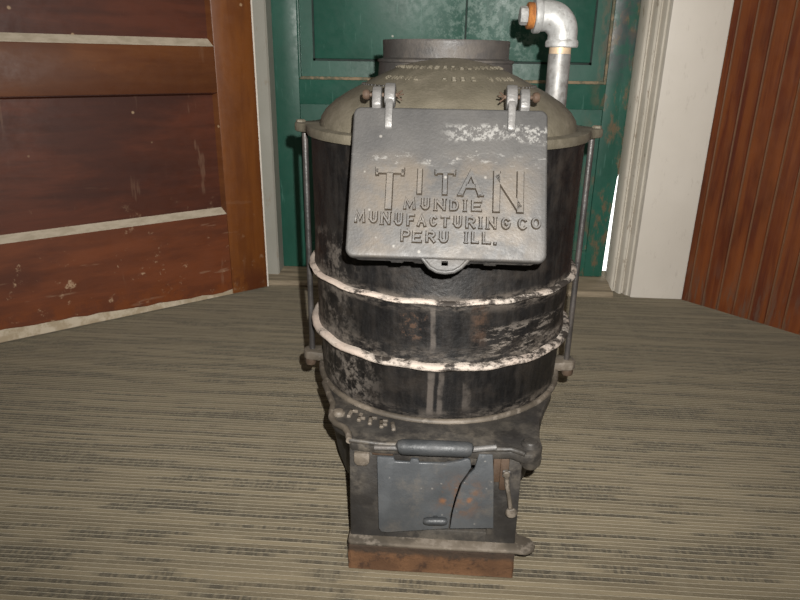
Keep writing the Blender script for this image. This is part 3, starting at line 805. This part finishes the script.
# left jamb
bm = bmesh.new(); prism(bm, [(-.56, .90), (-.476, .90), (-.472, .905), (-.472, .959), (-.56, .959)], .0, 2.15, 'z')
struct('trim_3', bm, greypaint, 'narrow grey-white door jamb between brown door and green door', 'jamb', smooth=0)
bm = bmesh.new()
prism(bm, [(.845, 0), (.845, .008), (.853, .014), (.90, .017), (.915, .022), (1.0, .024), (1.08, .024), (1.08, 0)], -.52, .487, 'z', .002, 2, Matrix(((0, 0, 1, 0), (1, 0, 0, 0), (0, 1, 0, 0), (0, 0, 0, 1))))
struct('trim_4', bm, sillm, 'worn pale wooden threshold below the green door', 'threshold')
# wall the green door stands in
bm = bmesh.new(); box(bm, (-2.2, .9595, 0), (-.53, 1.08, 2.4)); box(bm, (.56, .9595, 0), (1.2, 1.08, 2.4)); box(bm, (-.53, .9595, 2.05), (.56, 1.08, 2.4))
struct('wall_back', bm, plaster, 'plastered wall around the green door', 'wall', smooth=0)

# beadboard wall on the right, angled
BA = Vector((.6792, .8497, 0)); be = Vector((.6733, -.7394, 0)); bn = Vector((-.7394, -.6733, 0))
BF = Matrix.Identity(4)
for i in range(3): BF[i][0] = be[i]; BF[i][1] = -bn[i]; BF[i][2] = up[i]; BF[i][3] = BA[i]
def bead_profile():
    p = []; s = 0.0; W = .0414
    p += [(-.004, .0)]
    k = 0
    while s < 2.0:
        e = s+(.016 if k == 0 else W)
        p += [(s+.0006, .0), (e-.0058, .0), (e-.0052, .0014), (e-.0046, .0004), (e-.0030, -.0010), (e-.0014, .0004), (e-.0008, .0022), (e-.0001, .0022)]
        s = e; k += 1
    return p + [(s, .02), (-.004, .02)]
bm = bmesh.new(); prism(bm, bead_profile(), 0, 2.4, 'z', 0, 1, BF)
struct('wall_right', bm, wood_bead, 'varnished reddish-brown beadboard wall right of the white casing', 'wall', smooth=30)

# brown panelled door standing open on the left
A0 = Vector((-.4874, .8241, 0)); de = Vector((-.7459, -.6661, 0)); dn = Vector((.6661, -.7459, 0))   # dn faces the room
DF = Matrix.Identity(4)
for i in range(3): DF[i][0] = de[i]; DF[i][1] = -dn[i]; DF[i][2] = up[i]; DF[i][3] = A0[i]
bd = bpy.data.objects.new('door_1', None); COL.objects.link(bd)
bd['kind'] = 'structure'; bd['label'] = 'reddish-brown panelled wooden door standing open on the left, scuffed at the bottom'; bd['category'] = 'door'
WD = .90; SW = .1055
def dpart(name, lo, hi, m, bev=.0015):
    bm = bmesh.new(); box(bm, lo, hi, bev, 2, DF); return obj(name, bm, m, bd)
dpart('stile', (0, 0, .004), (SW, .036, 2.0), wood_stile, .003)
dpart('stile', (WD-SW, 0, .004), (WD, .036, 2.0), wood_stile, .003)
# bottom rail with its worn pale lower edge
bm = bmesh.new()
pts = [(SW, .018)]
for k in range(1, 25):
    s = SW+(WD-2*SW)*k/24; pts.append((s, .012+.020*min(1, (s-SW)/.5)+random.uniform(-.003, .003)))
pts += [(WD-SW, .2285), (SW, .2285)]
prism(bm, pts, .0005, .036, 'y', .001, 1, DF); obj('rail', bm, wood_bottom, bd)
bm = bmesh.new(); box(bm, (.02, .0025, .003), (WD-SW, .0355, .035), .0015, 1, DF)
obj('worn_edge', bm, bare, bd, label='pale worn bare wood along the foot of the door')
dpart('rail', (SW, .0005, .5335), (WD-SW, .036, .640), wood_rail)
dpart('rail', (SW, .0005, .93), (WD-SW, .036, 1.05), wood_rail)
dpart('rail', (SW, .0005, 1.35), (WD-SW, .036, 1.46), wood_rail)
dpart('rail', (SW, .0005, 1.86), (WD-SW, .036, 2.0), wood_rail)
for z0, z1 in ((.2285, .5335), (.640, .93), (1.05, 1.35), (1.46, 1.86)):
    dpart('panel', (SW, .012, z0), (WD-SW, .024, z1), wood_panel, 0)
    # sloped mouldings: dusty at the bottom, brown on the sides and top
    def mould(pts2, ax, m):
        bm = bmesh.new()
        if ax == 'h':
            q = [(d, z) for d, z in pts2]
            fr = DF @ Matrix(((0, 0, 1, 0), (1, 0, 0, 0), (0, 1, 0, 0), (0, 0, 0, 1)))
            prism(bm, q, SW, WD-SW, 'z', 0, 1, fr)
        else:
            prism(bm, pts2, z0, z1, 'z', 0, 1, DF)
        obj('moulding', bm, m, bd, 0)
    mould([(.0008, z0), (.0008, z0+.0015), (.0125, z0+.018), (.0125, z0)], 'h', dusty)
    mould([(.0008, z1), (.0008, z1-.001), (.0125, z1-.006), (.0125, z1)], 'h', wood_panel)
    mould([(SW, .0008), (SW+.001, .0008), (SW+.009, .0125), (SW, .0125)], 'v', wood_rail)
    mould([(WD-SW, .0008), (WD-SW-.001, .0008), (WD-SW-.009, .0125), (WD-SW, .0125)], 'v', wood_rail)
# chipped pale edge where the stile meets the jamb
bm = bmesh.new(); box(bm, (-.0045, .001, .004), (.0008, .034, 2.0), .001, 1, DF)
obj('edge_strip', bm, white, bd, label='chipped white paint on the door edge')

# ================================================================== LIGHT
def light(name, typ, loc, energy, color, **k):
    l = bpy.data.lights.new(name, typ); l.energy = energy; l.color = color
    for kk, v in k.items(): setattr(l, kk, v)
    o = bpy.data.objects.new(name, l); COL.objects.link(o); o.location = loc
    return o
fl = light('camera_flash', 'SPOT', CAM + rt*.026 + up*.042, 82.0, (1, .97, .92), shadow_soft_size=.004, spot_size=math.radians(130), spot_blend=1.0)
fl.rotation_euler = (fw + up*.16).to_track_quat('-Z', 'Y').to_euler()
ce = light('overhead_fill', 'AREA', (0, -.5, 2.35), 8, (1, .92, .80), shape='RECTANGLE', size=2.2, size_y=2.2)  # added soft fill from overhead
w = bpy.data.worlds.new('world'); scene.world = w; w.use_nodes = True
wt = w.node_tree; bg = wt.nodes['Background']
tc = wt.nodes.new('ShaderNodeTexCoord'); sp = wt.nodes.new('ShaderNodeSeparateXYZ'); wt.links.new(tc.outputs['Generated'], sp.inputs[0])
mr = wt.nodes.new('ShaderNodeMapRange'); mr.inputs[1].default_value = .55; mr.inputs[2].default_value = .75
wt.links.new(sp.outputs[1], mr.inputs[0])
mx = wt.nodes.new('ShaderNodeMix'); mx.data_type = 'RGBA'
mx.inputs[6].default_value = (.04, .038, .034, 1); mx.inputs[7].default_value = (2.2, 2.2, 2.1, 1)
wt.links.new(mr.outputs[0], mx.inputs[0]); wt.links.new(mx.outputs[2], bg.inputs[0]); bg.inputs[1].default_value = 1.0
